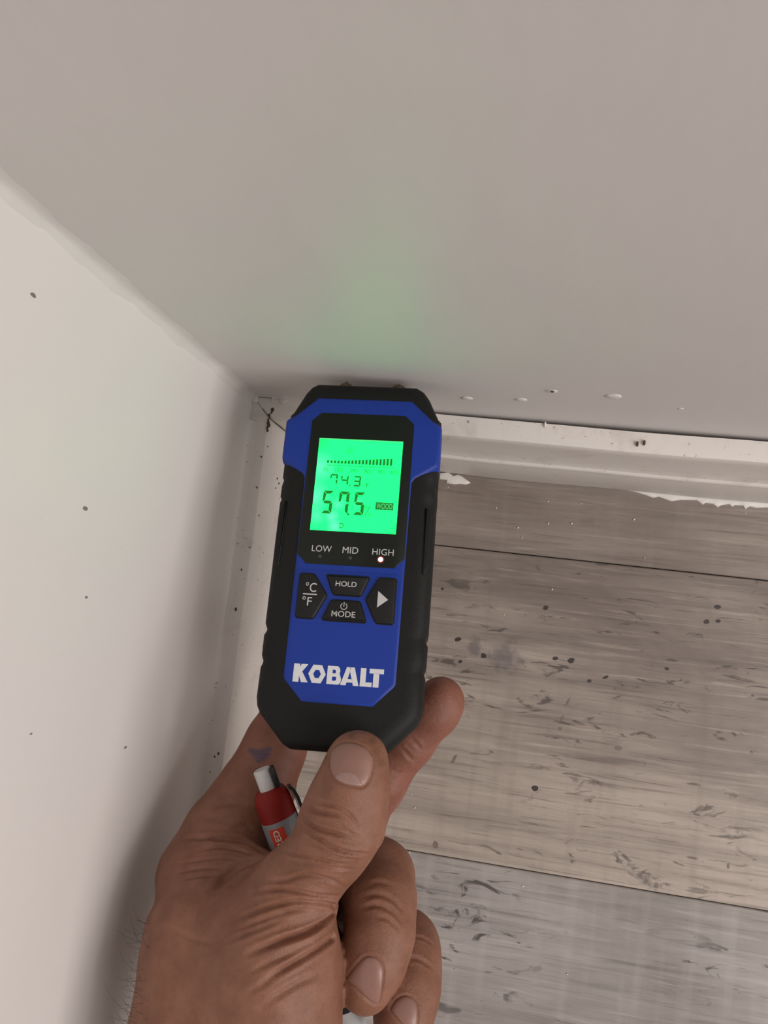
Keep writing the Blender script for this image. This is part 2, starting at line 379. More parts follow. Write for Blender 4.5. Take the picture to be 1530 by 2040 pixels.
fp = [(19.4, 11.0), (28.2, 2.2), (31.0, .6), (31.6, -.6), (31.5, -15.6), (31.0, -17.6), (22.6, -23.2), (21.8, -24.8), (21.5, -60), (21.2, -101.8), (20.3, -103.2), (13.2, -110.5)]
obj('faceplate', plate(mir(fp), [(-13, 0), (-2.5, 0), (-1.0, .35), (-.2, 1.0), (0, 1.9)]), BLUE, MT, 40)
for s in (1, -1):   # raised rubber grip pads on the flanks
    g = [(CX+s*x, y) for x, y in ((27.0, -33.5), (29.3, -36), (29.8, -40), (29.7, -57), (28.6, -60.5), (27, -60.5), (26.8, -40))]
    obj('side_grip', plate(round_corners(g, 1), [(-4, 0), (-1.4, 0), (-.9, .3), (-.7, .7)]), BLACK, MT, 40)
bez = [(16.9, 3.5), (20.5, -.1), (20.5, -55.2), (16.8, -59.0)]
obj('display_bezel', plate(mir(bez), [(-.3, 0), (.2, 0), (.35, .25)]), GLOSS, MT, 40)
scr = [(CX-16.7, -7.8), (CX+16.7, -7.7), (CX+16.5, -45.75), (CX-16.5, -45.8)]
SO = obj('screen', plate(scr, [(.3, 0), (.55, 0), (.6, .05)]), SCREEN, MT)
obj('screen_edge', box_bm((CX-16.7)*1e-3, (CX+16.7)*1e-3, -.0081, -.0077, .0005, .00072), RIM, SO)
def flat(polys, z, th=.1, bm=None):
    bm = bm or bmesh.new()
    for p in polys: rings_bm([[(x*1e-3, y*1e-3, zz*1e-3) for x, y in p] for zz in (z, z+th)], True, bm)
    return bm
def rect(x0, x1, y0, y1, sk=0): return [(x0, y0), (x1, y0), (x1+sk, y1), (x0+sk, y1)]
bars = []
for k in range(19):
    x = -12.7+k*24.9/18; hgt = 1.1+max(0, k-4)*.135; hgt = min(hgt, 2.9)
    bars.append(rect(x-.42, x+.42, -18.15, -18.15+hgt if k > 4 else -17.05))
obj('bar_graph', flat(bars, .62), SEG, SO)
obj('scale_line', flat([rect(-13.1, 13.9, -19.15, -18.98)], .62), SEG, SO)
def digit(ch, x, y, w_, h_, t, sk):
    segs = {'5': 'afgcd', '7': 'afbc', '4': 'fgbc', '3': 'abgcd', '0': 'abcdef'}[ch]; g = t*.12; out = []
    def q(pts): out.append([(x+px+sk*(py/h_), y+py) for px, py in pts])
    m_ = h_/2
    for s in segs:
        if s == 'a': q([(g, h_), (t, h_-t), (w_-t, h_-t), (w_-g, h_)])
        if s == 'd': q([(g, 0), (w_-g, 0), (w_-t, t), (t, t)])
        if s == 'g': q([(g*2, m_), (t*.8, m_-t*.5), (w_-t*.8, m_-t*.5), (w_-g*2, m_), (w_-t*.8, m_+t*.5), (t*.8, m_+t*.5)])
        if s == 'f': q([(0, h_-g), (0, m_+g), (t*.7, m_+t*.6), (t, h_-t-g)])
        if s == 'b': q([(w_, h_-g), (w_-t, h_-t-g), (w_-t, m_+t*.6), (w_, m_+g)])
        if s == 'e': q([(0, g), (t, t+g), (t, m_-t*.6), (0, m_-g)])
        if s == 'c': q([(w_, g), (w_, m_-g), (w_-t, m_-t*.6), (w_-t, t+g)])
    return out
for ch, x, y, w_, h_, t in (('5', -13.4, -39.0, 4.0, 9.3, 1.05), ('7', -7.1, -39.0, 4.0, 9.3, 1.05), ('5', -1.0, -39.0, 4.0, 9.3, 1.05),
                             ('7', -11.2, -27.0, 2.9, 4.3, .55), ('4', -6.9, -27.2, 2.9, 4.3, .55), ('3', -2.0, -27.4, 2.9, 4.3, .55)):
    obj('lcd_digit', flat(digit(ch, x, y, w_, h_, t*1.15, .03*h_), .62), SEG, SO)
def ngon(x, y, r, n=12, a0=0): return [(x+r*math.cos(a0+2*math.pi*k/n), y+r*math.sin(a0+2*math.pi*k/n)) for k in range(n)]
obj('decimal_point', flat([ngon(-2.75, -38.9, .42)], .62), SEG, SO)
obj('decimal_point', flat([ngon(-3.2, -27.15, .28)], .62), SEG, SO)
def ring_poly(x, y, r, t, n=14):
    out = []
    for k in range(n):
        a, b = 2*math.pi*k/n, 2*math.pi*(k+1)/n
        out.append([(x+r*math.cos(a), y+r*math.sin(a)), (x+r*math.cos(b), y+r*math.sin(b)), (x+(r-t)*math.cos(b), y+(r-t)*math.sin(b)), (x+(r-t)*math.cos(a), y+(r-t)*math.sin(a))])
    return out
obj('percent_sign', flat([rect(3.6, 3.85, -39.1, -35., 1.8)]+ring_poly(3.9, -35.6, .5, .15)+ring_poly(5.5, -38.6, .5, .15), .62), SEGL, SO)
def text(name, s, cx, cy, wd, ht, z, mat, parent, bold=0, th=.06, slant=0):
    c = bpy.data.curves.new('tmp', 'FONT'); c.body = s; c.size = 1; c.offset = bold; c.resolution_u = 4
    o = bpy.data.objects.new('tmp', c); COL.objects.link(o)
    dg = bpy.context.evaluated_depsgraph_get(); me = bpy.data.meshes.new_from_object(o.evaluated_get(dg))
    bpy.data.objects.remove(o); bpy.data.curves.remove(c)
    co = np.array([v.co for v in me.vertices]); lo, hi = co.min(0), co.max(0)
    for v in me.vertices:
        yy = (v.co.y-lo[1])/(hi[1]-lo[1])-.5
        v.co = Vector((cx+((v.co.x-lo[0])/(hi[0]-lo[0])-.5)*wd+slant*yy, cy+yy*ht, z))*1e-3
    bm = bmesh.new(); bm.from_mesh(me); bpy.data.meshes.remove(me)
    r = bmesh.ops.extrude_face_region(bm, geom=bm.faces[:])
    for v in r['geom']:
        if isinstance(v, bmesh.types.BMVert): v.co.z += th*1e-3
    return obj(name, bm, mat, parent)
for s, x in (('0%', -13.2), ('12%', -7.9), ('24%', -2.1), ('36%', 3.3), ('48%', 8.7), ('60%', 13.9)):
    text('scale_number', s, x, -20.8, 1.9 if s == '0%' else 3.1, 1.5, .62, SEGL, SO)
text('unit_mark', '°F', 3.2, -26.6, 1.9, 1.8, .62, SEGL, SO)
WD = obj('material_mark', flat([rect(7.5, 14.4, -36.4, -33.4)], .62, .05), SEG, SO)
text('material_word', 'WOOD', 10.95, -34.9, 6.1, 2.2, .68, RIM, WD, 0)
text('mode_letter', 'D', -4.9, -43.5, 1.5, 2.1, .62, SEG, SO, .01)
for s, x, wd in (('LOW', -11.6, 7.6), ('MID', -.6, 6.0), ('HIGH', 11.8, 8.1)):
    text('level_word', s, x, -53.0, wd, 2.45, .36, INK, MT)
for x, on in ((-12.1, 0), (-.5, 0), (11.1, 1)):
    led = obj('indicator_light', plate(ngon(x, -55.9, 1.0 if on else .75, 16), [(.2, 0), (.5, .1), (.6, .35)]), LEDON if on else LEDOFF, MT, 60)
    if on:
        led['label'] = 'indicator light glowing bright red and white'
        obj('red_glow_ring', flat(ring_poly(x, -55.9, 1.45, .5, 18), .34, .08), LEDGLOW, led)  # red glow round the lit indicator, painted as an emissive ring
# keypad
obj('keypad_surround', plate(round_corners([(CX-20, -61.2), (CX+18.6, -61.2), (CX+18.9, -81.2), (CX-19.8, -81.2)], 1.5), [(-.2, 0), (.15, 0), (.3, .5)]), BLUE, MT, 40)
keys = {'c': [(-18.8, -62.9), (-13.2, -62.9), (-7.6, -70.9), (-12.0, -80.0), (-18.8, -80.0)], 'h': [(-8.8, -62.9), (7.8, -62.9), (5.0, -70.6), (-5.6, -70.6)],
        'm': [(-5.9, -72.3), (4.9, -72.3), (7.9, -80.3), (-9.0, -80.3)], 'p': [(11.2, -62.9), (17.8, -62.9), (17.8, -80.3), (11.2, -80.3), (6.7, -71.6)]}
KO = {}
for k, p in keys.items():
    KO[k] = obj('button', plate(round_corners(p, 1.1), [(0, -.25), (.28, -.25), (.35, 0), (1.0, .1), (1.3, .35), (1.45, .8)]), KEY, MT, 40)
text('button_print', '°C', -13.9, -68.3, 4.1, 3.6, 1.46, INK, KO['c']); text('button_print', '°F', -14.9, -73.6, 3.6, 3.4, 1.46, INK, KO['c'])
obj('divider_line', flat([rect(-16.7, -11.4, -71.2, -70.75)], 1.46, .06), INK, KO['c'])
text('button_print', 'HOLD', -.9, -66.3, 7.9, 2.0, 1.46, INK, KO['h'], .012)
text('button_print', 'MODE', -.9, -77.6, 8.8, 2.2, 1.46, INK, KO['m'], .006)
pw = [q for k, q in enumerate(ring_poly(-.95, -74.75, 1.3, .25, 18)) if k not in (3, 4, 5)]
obj('power_symbol', flat(pw+[rect(-1.08, -.82, -74.9, -73.2)], 1.46, .06), INK, KO['m'])
obj('arrow_symbol', flat([[(11.3, -68.2), (15.2, -71.3), (11.3, -74.4)]], 1.46, .06), INK, KO['p'])
# maker's lettering, heavy cut letters with a hexagon nut for the O
lg = bmesh.new(); b0, t0 = -103.0, -96.5; hh = t0-b0
def L(x, pts): return [(x+px, b0+py*hh) for px, py in pts]
polys = [L(-17.3, [(0, 0), (2.2, 0), (2.2, 1), (0, 1)]), L(-15.1, [(0, .35), (1.0, .58), (3.0, 1), (.6, 1), (0, .82)]), L(-15.1, [(0, .35), (.9, 0), (3.4, 0), (1.0, .58)])]
cx_, cy_ = -8.6, (b0+t0)/2
ho = [(cx_-3.2, cy_), (cx_-1.6, t0), (cx_+1.6, t0), (cx_+3.2, cy_), (cx_+1.6, b0), (cx_-1.6, b0)]
hi_ = [(cx_+(x-cx_)*.44, cy_+(y-cy_)*.44) for x, y in ho]
polys += [[ho[k], ho[(k+1) % 6], hi_[(k+1) % 6], hi_[k]] for k in range(6)]
bx = -4.9
polys += [L(bx, [(0, 0), (1.9, 0), (1.9, 1), (0, 1)]), L(bx+1.9, [(0, .8), (.9, .8), (1.2, .75), (2.6, .88), (1.9, 1), (0, 1)]), L(bx+1.9, [(1.2, .75), (1.2, .63), (2.6, .6), (2.8, .74), (2.6, .88)]),
          L(bx+1.9, [(0, .42), (1.5, .42), (2.9, .5), (2.6, .6), (1.2, .63), (.9, .6), (0, .6)]), L(bx+1.9, [(1.5, .42), (1.5, .26), (3.2, .12), (3.3, .3), (2.9, .5)]), L(bx+1.9, [(0, 0), (2.4, 0), (3.2, .12), (1.5, .26), (1.2, .2), (0, .2)])]
ax = .1
polys += [L(ax, [(0, 0), (2.0, 0), (3.6, 1), (2.0, 1)]), L(ax, [(4.7, 0), (6.7, 0), (4.8, 1), (3.0, 1), (3.3, .72)]), L(ax, [(2.25, .16), (4.5, .16), (4.25, .34), (2.55, .34)])]
polys += [L(7.2, [(0, 0), (2.0, 0), (2.0, 1), (0, 1)]), L(9.2, [(0, 0), (2.3, 0), (2.3, .24), (0, .24)])]
polys += [L(11.9, [(0, 0), (2.1, 0), (2.1, .76), (0, .76)]), L(10.4, [(0, .74), (5.2, .74), (5.2, 1), (0, 1)])]
obj('maker_lettering', flat(polys, .02, .08, lg), LOGO, MT)
# contact pins
for x in (-10.6, 11.9):
    o = obj('contact_pin', lathe_bm([(.0029, 0), (.0029, .0035), (.0025, .0041), (.0012, .0043), (.0008, .0052), (.0002, .0061)], 24), BRASS, MT, 40)
    o.location = (x*1e-3, .0180, -.0120); o.rotation_euler = (-math.pi/2, 0, 0)

# ------------------------------------------------------------------ hand: distance field of tapered capsules, meshed as ONE surface
def PX(px, py, d, r): return (np.array(P(px, py, d)), r*d/F_PX)
CH = {
 'thumb': ([PX(713, 1516, .2595, 60), PX(702, 1568, .2585, 67), PX(682, 1636, .2585, 80), PX(656, 1692, .259, 68), PX(595, 1762, .259, 74), PX(574, 1790, .259, 73), PX(549, 1872, .2585, 118), PX(543, 1930, .257, 132), PX(550, 2060, .252, 124), PX(560, 2320, .245, 120), PX(560, 2760, .236, 150)], .006, .004),
 'wrist': ([PX(408, 1745, .288, 82), PX(413, 1806, .277, 81), PX(397, 1856, .270, 98), PX(388, 1930, .265, 102), PX(372, 2045, .258, 106), PX(350, 2320, .25, 120), PX(330, 2760, .238, 150)], .006, .012),
 'palm': ([PX(470, 1760, .300, 80), PX(500, 1900, .290, 95), PX(480, 2060, .272, 110)], .006, .012),
 'index': ([PX(404, 1746, .289, 86), PX(455, 1665, .300, 84), PX(506, 1583, .309, 73), PX(545, 1495, .3135, 59), PX(592, 1380, .3165, 52), PX(622, 1300, .3175, 46)], .006, .007),
 'middle': ([PX(880, 1394, .313, 45), PX(866, 1414, .314, 47), PX(815, 1478, .317, 46), PX(752, 1556, .320, 54), PX(690, 1640, .322, 70), PX(560, 1780, .318, 84)], .005, .004),
 'ring': ([PX(728, 1962, .262, 54), PX(744, 1915, .264, 62), PX(757, 1855, .268, 66), PX(756, 1790, .276, 70), PX(752, 1746, .287, 70), PX(640, 1790, .318, 70), PX(500, 1850, .318, 80)], .004, .0012),
 'little': ([PX(792, 2070, .268, 48), PX(806, 2010, .270, 57), PX(813, 1965, .275, 61), PX(810, 1915, .283, 66), PX(806, 1886, .292, 66), PX(660, 1905, .318, 65), PX(520, 1950, .315, 80)], .004, .0012),
}
WEB = [([PX(430, 1742, .284, 56), PX(510, 1740, .279, 42), PX(575, 1762, .268, 45)], .004, .007)]
allp = np.array([p for ch in CH.values() for p, r in ch[0]])
VX = .00105
lo = allp.min(0)-.036; hi = allp.max(0)+.036; lo[1] = max(lo[1], -.345)
N = np.ceil((hi-lo)/VX).astype(int)
FLD = np.full(N, .05, np.float32)
axs = [lo[i]+VX*np.arange(N[i]) for i in range(3)]
def smin(a, b, k):
    h = np.clip(.5+.5*(b-a)/k, 0, 1); return b*(1-h)+a*h-k*h*(1-h)
def chain_field(pts, k):
    P0 = np.array([p for p, r in pts]); R0 = np.array([r for p, r in pts])
    i0 = np.clip(((P0-R0[:, None]-.02-lo)/VX).min(0).astype(int), 0, N-1); i1 = np.clip(((P0+R0[:, None]+.02-lo)/VX).max(0).astype(int)+1, 1, N)
    sl = tuple(slice(a, b) for a, b in zip(i0, i1)); f_ = None
    X, Y, Z = (axs[0][sl[0]][:, None, None], axs[1][sl[1]][None, :, None], axs[2][sl[2]][None, None, :])
    for (a, ra), (b, rb) in zip(pts, pts[1:]):
        d = b-a; L2 = d@d
        t = np.clip(((X-a[0])*d[0]+(Y-a[1])*d[1]+(Z-a[2])*d[2])/L2, 0, 1)
        q = np.sqrt((X-a[0]-t*d[0])**2+(Y-a[1]-t*d[1])**2+(Z-a[2]-t*d[2])**2)-(ra+(rb-ra)*t)
        f_ = q if f_ is None else smin(f_, q, k)
    return sl, f_.astype(np.float32)
for nm in ('thumb', 'wrist', 'palm', 'index', 'middle', 'ring', 'little'):
    pts, k, kk = CH[nm]; sl, f_ = chain_field(pts, k); FLD[sl] = smin(FLD[sl], f_, kk)
for pts, k, kk in WEB:
    sl, f_ = chain_field(pts, k); FLD[sl] = smin(FLD[sl], f_, kk)
for ax_ in range(3):     # never open at the grid border
    idx = [slice(None)]*3
    for e in (0, -1): idx[ax_] = e; FLD[tuple(idx)] = .05
def surface_nets(f, org, h):
    n = np.array(f.shape); c = n-1; s = f < 0
    acc = np.zeros((*c, 3), np.float32); cnt = np.zeros(c, np.float32)
    cor = [(i, j, k) for i in (0, 1) for j in (0, 1) for k in (0, 1)]
    def V(a, o): return a[o[0]:o[0]+c[0], o[1]:o[1]+c[1], o[2]:o[2]+c[2]]
    for a in cor:
        for ax_ in range(3):
            if a[ax_] == 0:
                b = list(a); b[ax_] = 1
                fa, fb = V(f, a), V(f, b); mk = V(s, a) != V(s, b)
                w_ = np.nonzero(mk); t = fa[w_]/(fa[w_]-fb[w_])
                for q in range(3): acc[w_[0], w_[1], w_[2], q] += a[q]+(t if q == ax_ else 0)
                cnt[w_] += 1
    cells = np.nonzero(cnt > 0); ids = np.full(c, -1, np.int64); ids[cells] = np.arange(len(cells[0]))
    vt = (np.stack(cells, 1)+acc[cells]/cnt[cells][:, None])*h+org
    quads = []
    for ax_ in range(3):
        o1, o2 = [(1, 2), (2, 0), (0, 1)][ax_]
        A = [slice(None)]*3; Bs = [slice(None)]*3; A[ax_] = slice(0, -1); Bs[ax_] = slice(1, None)
        for q in (o1, o2): A[q] = Bs[q] = slice(1, -1)
        sa, sb = s[tuple(A)], s[tuple(Bs)]
        w_ = np.array(np.nonzero(sa != sb)).T
        base = w_.copy(); base[:, o1] += 1; base[:, o2] += 1
        flip = ~sa[tuple(w_.T)]
        def I(d1, d2):
            q = base.copy(); q[:, o1] -= d1; q[:, o2] -= d2; return ids[tuple(q.T)]
        qd = np.stack([I(0, 0), I(1, 0), I(1, 1), I(0, 1)], 1); qd[flip] = qd[flip][:, ::-1]
        quads.append(qd)
    return vt, np.concatenate(quads)
hv, hq = surface_nets(FLD, lo, VX)
me = bpy.data.meshes.new('person'); me.from_pydata(hv.tolist(), [], hq.tolist()); me.update()
tmp = bpy.data.objects.new('tmp', me); COL.objects.link(tmp)
md = tmp.modifiers.new('s', 'SMOOTH'); md.iterations = 4; md.factor = .5
md = tmp.modifiers.new('d', 'SUBSURF'); md.levels = 1; md.render_levels = 1
dg = bpy.context.evaluated_depsgraph_get(); me2 = bpy.data.meshes.new_from_object(tmp.evaluated_get(dg))
bpy.data.objects.remove(tmp); bpy.data.meshes.remove(me); me2.name = 'person'
nv = len(me2.vertices)
co = np.empty(nv*3, np.float32); me2.vertices.foreach_get('co', co); co = co.reshape(-1, 3).astype(float)
no = np.empty(nv*3, np.float32); me2.vertex_normals.foreach_get('vector', no); no = no.reshape(-1, 3).astype(float)
bvh = BVHTree.FromPolygons([tuple(v) for v in co], [tuple(p.vertices) for p in me2.polygons])
def hit(px, py):
    d = ray(px, py).normalized(); loc, nrm, i, dist = bvh.ray_cast(CAM, d)
    return (loc, nrm)
CRm = np.array(CR); rel = (co-np.array(CAM)) @ CRm.T
def c3(x, y): return (260+x/2.39, 1420+y/2.39)
def c4(x, y): return (440+x/4.25, 1440+y/4.25)
def c5(x, y): return (640+x/5.1, 1640+y/5.1)
def c8(x, y): return (740+x/6.8, 1300+y/6.8)
def spline(pts, n=8):
    P_ = [Vector(p) for p in pts]; P_ = [2*P_[0]-P_[1]]+P_+[2*P_[-1]-P_[-2]]; out = []
    for i in range(1, len(P_)-2):
        for k in range(n):
            t = k/n; a, b, c, d = P_[i-1:i+3]
            out.append(.5*((2*b)+(-a+c)*t+(2*a-5*b+4*c-d)*t*t+(-a+3*b-3*c+d)*t**3))
    return out+[P_[-2]]
disp = np.zeros(nv)
def crease(pts, depth, width, conv, ridge=.35, taper=True, open_end=False):
    q = spline([conv(*p) for p in pts]); hp = []; wt = []
    for k, p in enumerate(q):
        l, n_ = hit(p.x, p.y)
        if l is not None:
            t = k/(len(q)-1); hp.append(np.array(l)); wt.append(min(1, 3.2*(t if open_end else min(t, 1-t))+.15) if taper else 1)
    if len(hp) < 2: return
    hp = np.array(hp); wt = np.array(wt)
    near = np.nonzero(((co > hp.min(0)-width*4) & (co < hp.max(0)+width*4)).all(1))[0]
    best = np.full(len(near), 1e9); bw = np.zeros(len(near))
    for i in range(len(hp)-1):
        a, d = hp[i], hp[i+1]-hp[i]
        if np.linalg.norm(d) > .006: continue
        t = np.clip(((co[near]-a) @ d)/max(d @ d, 1e-12), 0, 1); ds = np.linalg.norm(co[near]-a-t[:, None]*d, axis=1)
        k = ds < best; best[k] = ds[k]; bw[k] = (wt[i]+(wt[i+1]-wt[i])*t)[k]
    x = best/width
    disp[near] += depth*1e-3*bw*(-np.exp(-x*x)+ridge*np.exp(-((x-1.9)/.9)**2))
D = 1e-3
for pts, dp, wd in (
    ([(825, 425), (880, 468), (960, 482), (1010, 496)], .55, .8), ([(800, 485), (870, 540), (960, 572), (1045, 592)], .75, .8), ([(880, 420), (960, 440), (1040, 482), (1085, 545)], .4, .7),
    ([(785, 525), (880, 590), (960, 640), (1040, 668), (1135, 672)], .75, .8), ([(980, 520), (1040, 568), (1095, 596)], .35, .6), ([(800, 598), (900, 642), (980, 684), (1070, 694)], .45, .7),
    ([(715, 655), (820, 682), (930, 704), (1015, 716)], .4, .7), ([(750, 700), (880, 724), (990, 742), (1060, 745)], .4, .7),
    ([(640, 800), (730, 800), (830, 772), (940, 792), (1015, 826)], .4, .8), ([(560, 862), (680, 842), (800, 850), (900, 872), (1005, 874)], .5, .8),
    ([(500, 985), (640, 932), (780, 902), (900, 906), (968, 918)], .6, .9), ([(500, 1042), (620, 992), (760, 942), (890, 930)], .45, .9),
    ([(560, 1148), (700, 1092), (820, 1052), (900, 1012), (950, 972), (985, 935)], 1.3, 1.1), ([(630, 1280), (760, 1202), (880, 1132), (968, 1070)], .75, 1.0), ([(450, 1092), (600, 1032), (740, 972)], .4, .9),
    ([(560, 1240), (680, 1180), (800, 1130)], .35, .9), ([(620, 1400), (760, 1310), (900, 1240)], .35, 1.2), ([(560, 1330), (680, 1270)], .3, 1.),
    ([(255, 598), (380, 596), (470, 600), (560, 622), (640, 668)], .6, 1.1), ([(360, 570), (395, 598), (420, 604)], .35, .8), ([(390, 445), (480, 432), (570, 428)], .3, 1.3), ([(330, 500), (420, 500), (500, 520)], .2, 1.6), ([(470, 560), (540, 540), (590, 560)], .3, 1.5),
    ([(400, 850), (440, 800), (500, 745), (570, 712), (640, 690)], .7, 1.8), ([(225, 722), (330, 702), (450, 692), (540, 712)], .3, .7), ([(215, 765), (340, 742), (450, 738)], .3, .7), ([(240, 800), (330, 780), (430, 775)], .25, .7),
    ([(300, 660), (420, 640), (520, 655), (590, 680)], .35, .8), ([(180, 1020), (300, 1080), (400, 1100)], .2, .8), ([(330, 900), (300, 1000), (330, 1080)], .25, 1.2)):
    crease(pts, dp*1.6, wd*D*.85, c3, open_end=pts[-1][0] > 955 and pts[-1][1] > 900)
for pts, dp, wd in (([(430, 745), (560, 722), (700, 762), (830, 885)], .35, .8), ([(420, 860), (560, 832), (700, 882), (810, 1005)], .45, .8), ([(560, 945), (680, 980), (790, 1080)], .3, .7),
                    ([(480, 620), (600, 600), (740, 640)], .25, .8), ([(870, 1362), (1000, 1382), (1135, 1475)], .35, .8), ([(930, 1150), (1050, 1170), (1160, 1250)], .25, .7)):
    crease(pts, dp*1.3, wd*D, c5)
for pts, dp in (([(380, 1300), (440, 1330), (520, 1420), (580, 1460)], .4), ([(520, 1160), (600, 1230), (680, 1330)], .35), ([(280, 1600), (340, 1620), (400, 1600)], .3)):
    crease(pts, dp, .8*D, c8)
NAILS = {'thumb': ([(918, 300), (930, 235), (965, 195), (1050, 166), (1150, 175), (1230, 215), (1285, 285), (1290, 340), (1278, 420), (1250, 490), (1200, 540), (1120, 536), (1020, 512), (960, 470), (925, 395)], c4),
         'ring': ([(250, 1590), (330, 1480), (430, 1372), (500, 1355), (560, 1372), (610, 1430), (630, 1500), (622, 1620), (605, 1740), (585, 1825), (540, 1835), (450, 1770), (350, 1670)], c5),
         'little': ([(700, 1895), (745, 1820), (800, 1772), (860, 1755), (920, 1775), (965, 1835), (978, 1930), (972, 2040), (955, 2130), (900, 2130), (800, 2020)], c5)}
for k, (pts, conv) in NAILS.items():
    crease(pts+[pts[0]], .32, .55*D, conv, .35, False)
# fine skin unevenness
nz = (np.sin(co[:, 0]*410+np.sin(co[:, 1]*300)*2)+np.sin(co[:, 1]*520+co[:, 2]*330)+np.sin(co[:, 2]*610-co[:, 0]*250))*.00006
co2 = co+no*(disp+nz)[:, None]
me2.vertices.foreach_set('co', co2.astype(np.float32).ravel())
# colour that belongs to the skin: redder palm side of the fingers, ink smudge, thumb-tip dirt
colr = np.tile(np.array([1., 0, 0, 1]), (nv, 1))   # R: tan amount, G: ink, B: dirt
pxy = rel[:, :2]/rel[:, 2:3]*F_PX+np.array([765, 1020]); vis = (no*(np.array(CAM)-co)).sum(1) > 0
red = np.clip((rel[:, 2]-.292)/.02, 0, 1); colr[:, 0] = 1-red
def sm(d, r): return np.clip(1-d/r, 0, 1)
ink = np.zeros(nv)
for ax0, ay0, ax1, ay1, wd_ in ((498, 1495, 516, 1498, 4.5), (516, 1498, 538, 1493, 4.5), (503, 1502, 534, 1503, 4), (509, 1509, 531, 1508, 3.5), (514, 1516, 524, 1513, 4)):
    a = np.array([ax0, ay0]); d = np.array([ax1-ax0, ay1-ay0]); t = np.clip(((pxy-a) @ d)/(d @ d), 0, 1)
    ds = np.hypot(*(pxy-a-t[:, None]*d).T); ink = np.maximum(ink, np.exp(-(ds/wd_)**2))
colr[:, 1] = ink*.85*(rel[:, 2] > .285)*vis
for px, py, r in ((746, 1500, 14), (742, 1478, 12), (760, 1520, 16), (650, 1510, 8), (630, 1716, 3), (483, 1627, 4), (700, 1466, 10)):
    d = np.hypot(pxy[:, 0]-px, pxy[:, 1]-py); colr[:, 2] = np.maximum(colr[:, 2], sm(d, r)*(.9 if r < 6 else .75)*vis)
ca = me2.color_attributes.new('skin', 'FLOAT_COLOR', 'POINT'); ca.data.foreach_set('color', colr.astype(np.float32).ravel())
for p in me2.polygons: p.use_smooth = True
def skin_mat():
    t = NT('skin'); v = t.coord(); at = t.node('ShaderNodeVertexColor', layer_name='skin'); sp = t.node('ShaderNodeSeparateColor', i_0=at.outputs[0])
    mott = t.noise(v, 120, 5, .6); tan = t.mix(t.ramp(mott, [(.35, 0.), (.65, 1.)]), (.19, .077, .043), (.25, .110, .068))
    redc = t.mix(t.ramp(mott, [(.35, 0.), (.65, 1.)]), (.20, .068, .042), (.25, .096, .064))
    c = t.mix(sp.outputs[0], redc, tan)
    c = t.mix(sp.outputs[1], c, (.05, .045, .10)); c = t.mix(sp.outputs[2], c, (.13, .05, .02))
    cell = t.node('ShaderNodeTexVoronoi', i_Vector=v, i_Scale=1300, feature='DISTANCE_TO_EDGE').outputs['Distance']
    h = t.math('ADD', t.math('MULTIPLY', cell, .8), t.noise(v, 700, 4))
    t.set(Base_Color=c, Roughness=.58, Normal=t.bump(h, .55, .0003), Subsurface_Weight=.12, Subsurface_Radius=(.004, .0015, .0008), Subsurface_Scale=1.); return t.m
SKIN = skin_mat()
me2.materials.append(SKIN)
HAND = bpy.data.objects.new('person', me2); COL.objects.link(HAND)
tag(HAND, 'left hand and wrist of a person gripping the meter and a red pen', 'person')
NAIL = simple('fingernail', (.27, .14, .11), .36, .1, 500)
for k, (pts, conv) in NAILS.items():
    out = [Vector(q) for q in spline([conv(*p) for p in pts+[pts[0]]], 3)[:-1]]; c = sum(out, Vector((0, 0)))/len(out)
    rings = []; ok = True
    for r in (1.02, .97, .88, .72, .5, .25):
        rg = []
        for q in out:
            x = c+(q-c)*r; l, n_ = hit(x.x, x.y)
            if l is None: ok = False; break
            hgt = {1.02: -.0006, .97: .00005, .88: .0003}.get(r, .0004); rg.append(Vector(l)+n_*hgt)
        if not ok: break
        rings.append(rg)
    if ok:
        nb = obj('nail', rings_bm(rings), NAIL, HAND, 180)
        if k == 'thumb':
            lp = [Vector(q) for q in spline([c4(*p) for p in ((965, 466), (985, 440), (1035, 415), (1100, 418), (1150, 450), (1185, 500), (1196, 530), (1120, 528), (1025, 504), (965, 466))], 3)[:-1]]
            lc = sum(lp, Vector((0, 0)))/len(lp); lr = []
            for rr, hh_ in ((1.0, .00036), (.93, .00046), (.6, .0005), (.3, .0005)):
                lr.append([(lambda h_: Vector(h_[0])+h_[1]*hh_)(hit(*(lc+(q-lc)*rr))) for q in lp])
            o = obj('lunula', rings_bm(lr), simple('pale_nail', (.31, .19, .165), .36), nb, 180); o['label'] = 'paler half moon at the base of the thumbnail'
# hairs along the wrist
hb = bmesh.new(); cand = np.nonzero((pxy[:, 1] > 1830) & (pxy[:, 1] < 2060) & (pxy[:, 0] < 300) & (rel[:, 2] < .285))[0]
for i in rng.choice(cand, min(70, len(cand)), replace=False):
    p = Vector(co2[i]); n_ = Vector(no[i]); tg = Vector((random.uniform(-.4, .4), random.uniform(-.2, 1), random.uniform(-.5, .5))); ln = random.uniform(.004, .009)
    q = [p, p+(n_*.7+tg*.3)*ln*.4, p+(n_*.75+tg*.7)*ln*.75, p+(n_*.7+tg*1.1)*ln]
    tube_bm(q, [.00006, .00005, .00004, .00002], 3, hb)
hr = obj('arm_hair', hb, NT('dark_hair').set(Base_Color=(.05, .032, .022), Roughness=.5).m, HAND); hr['kind'] = 'stuff'

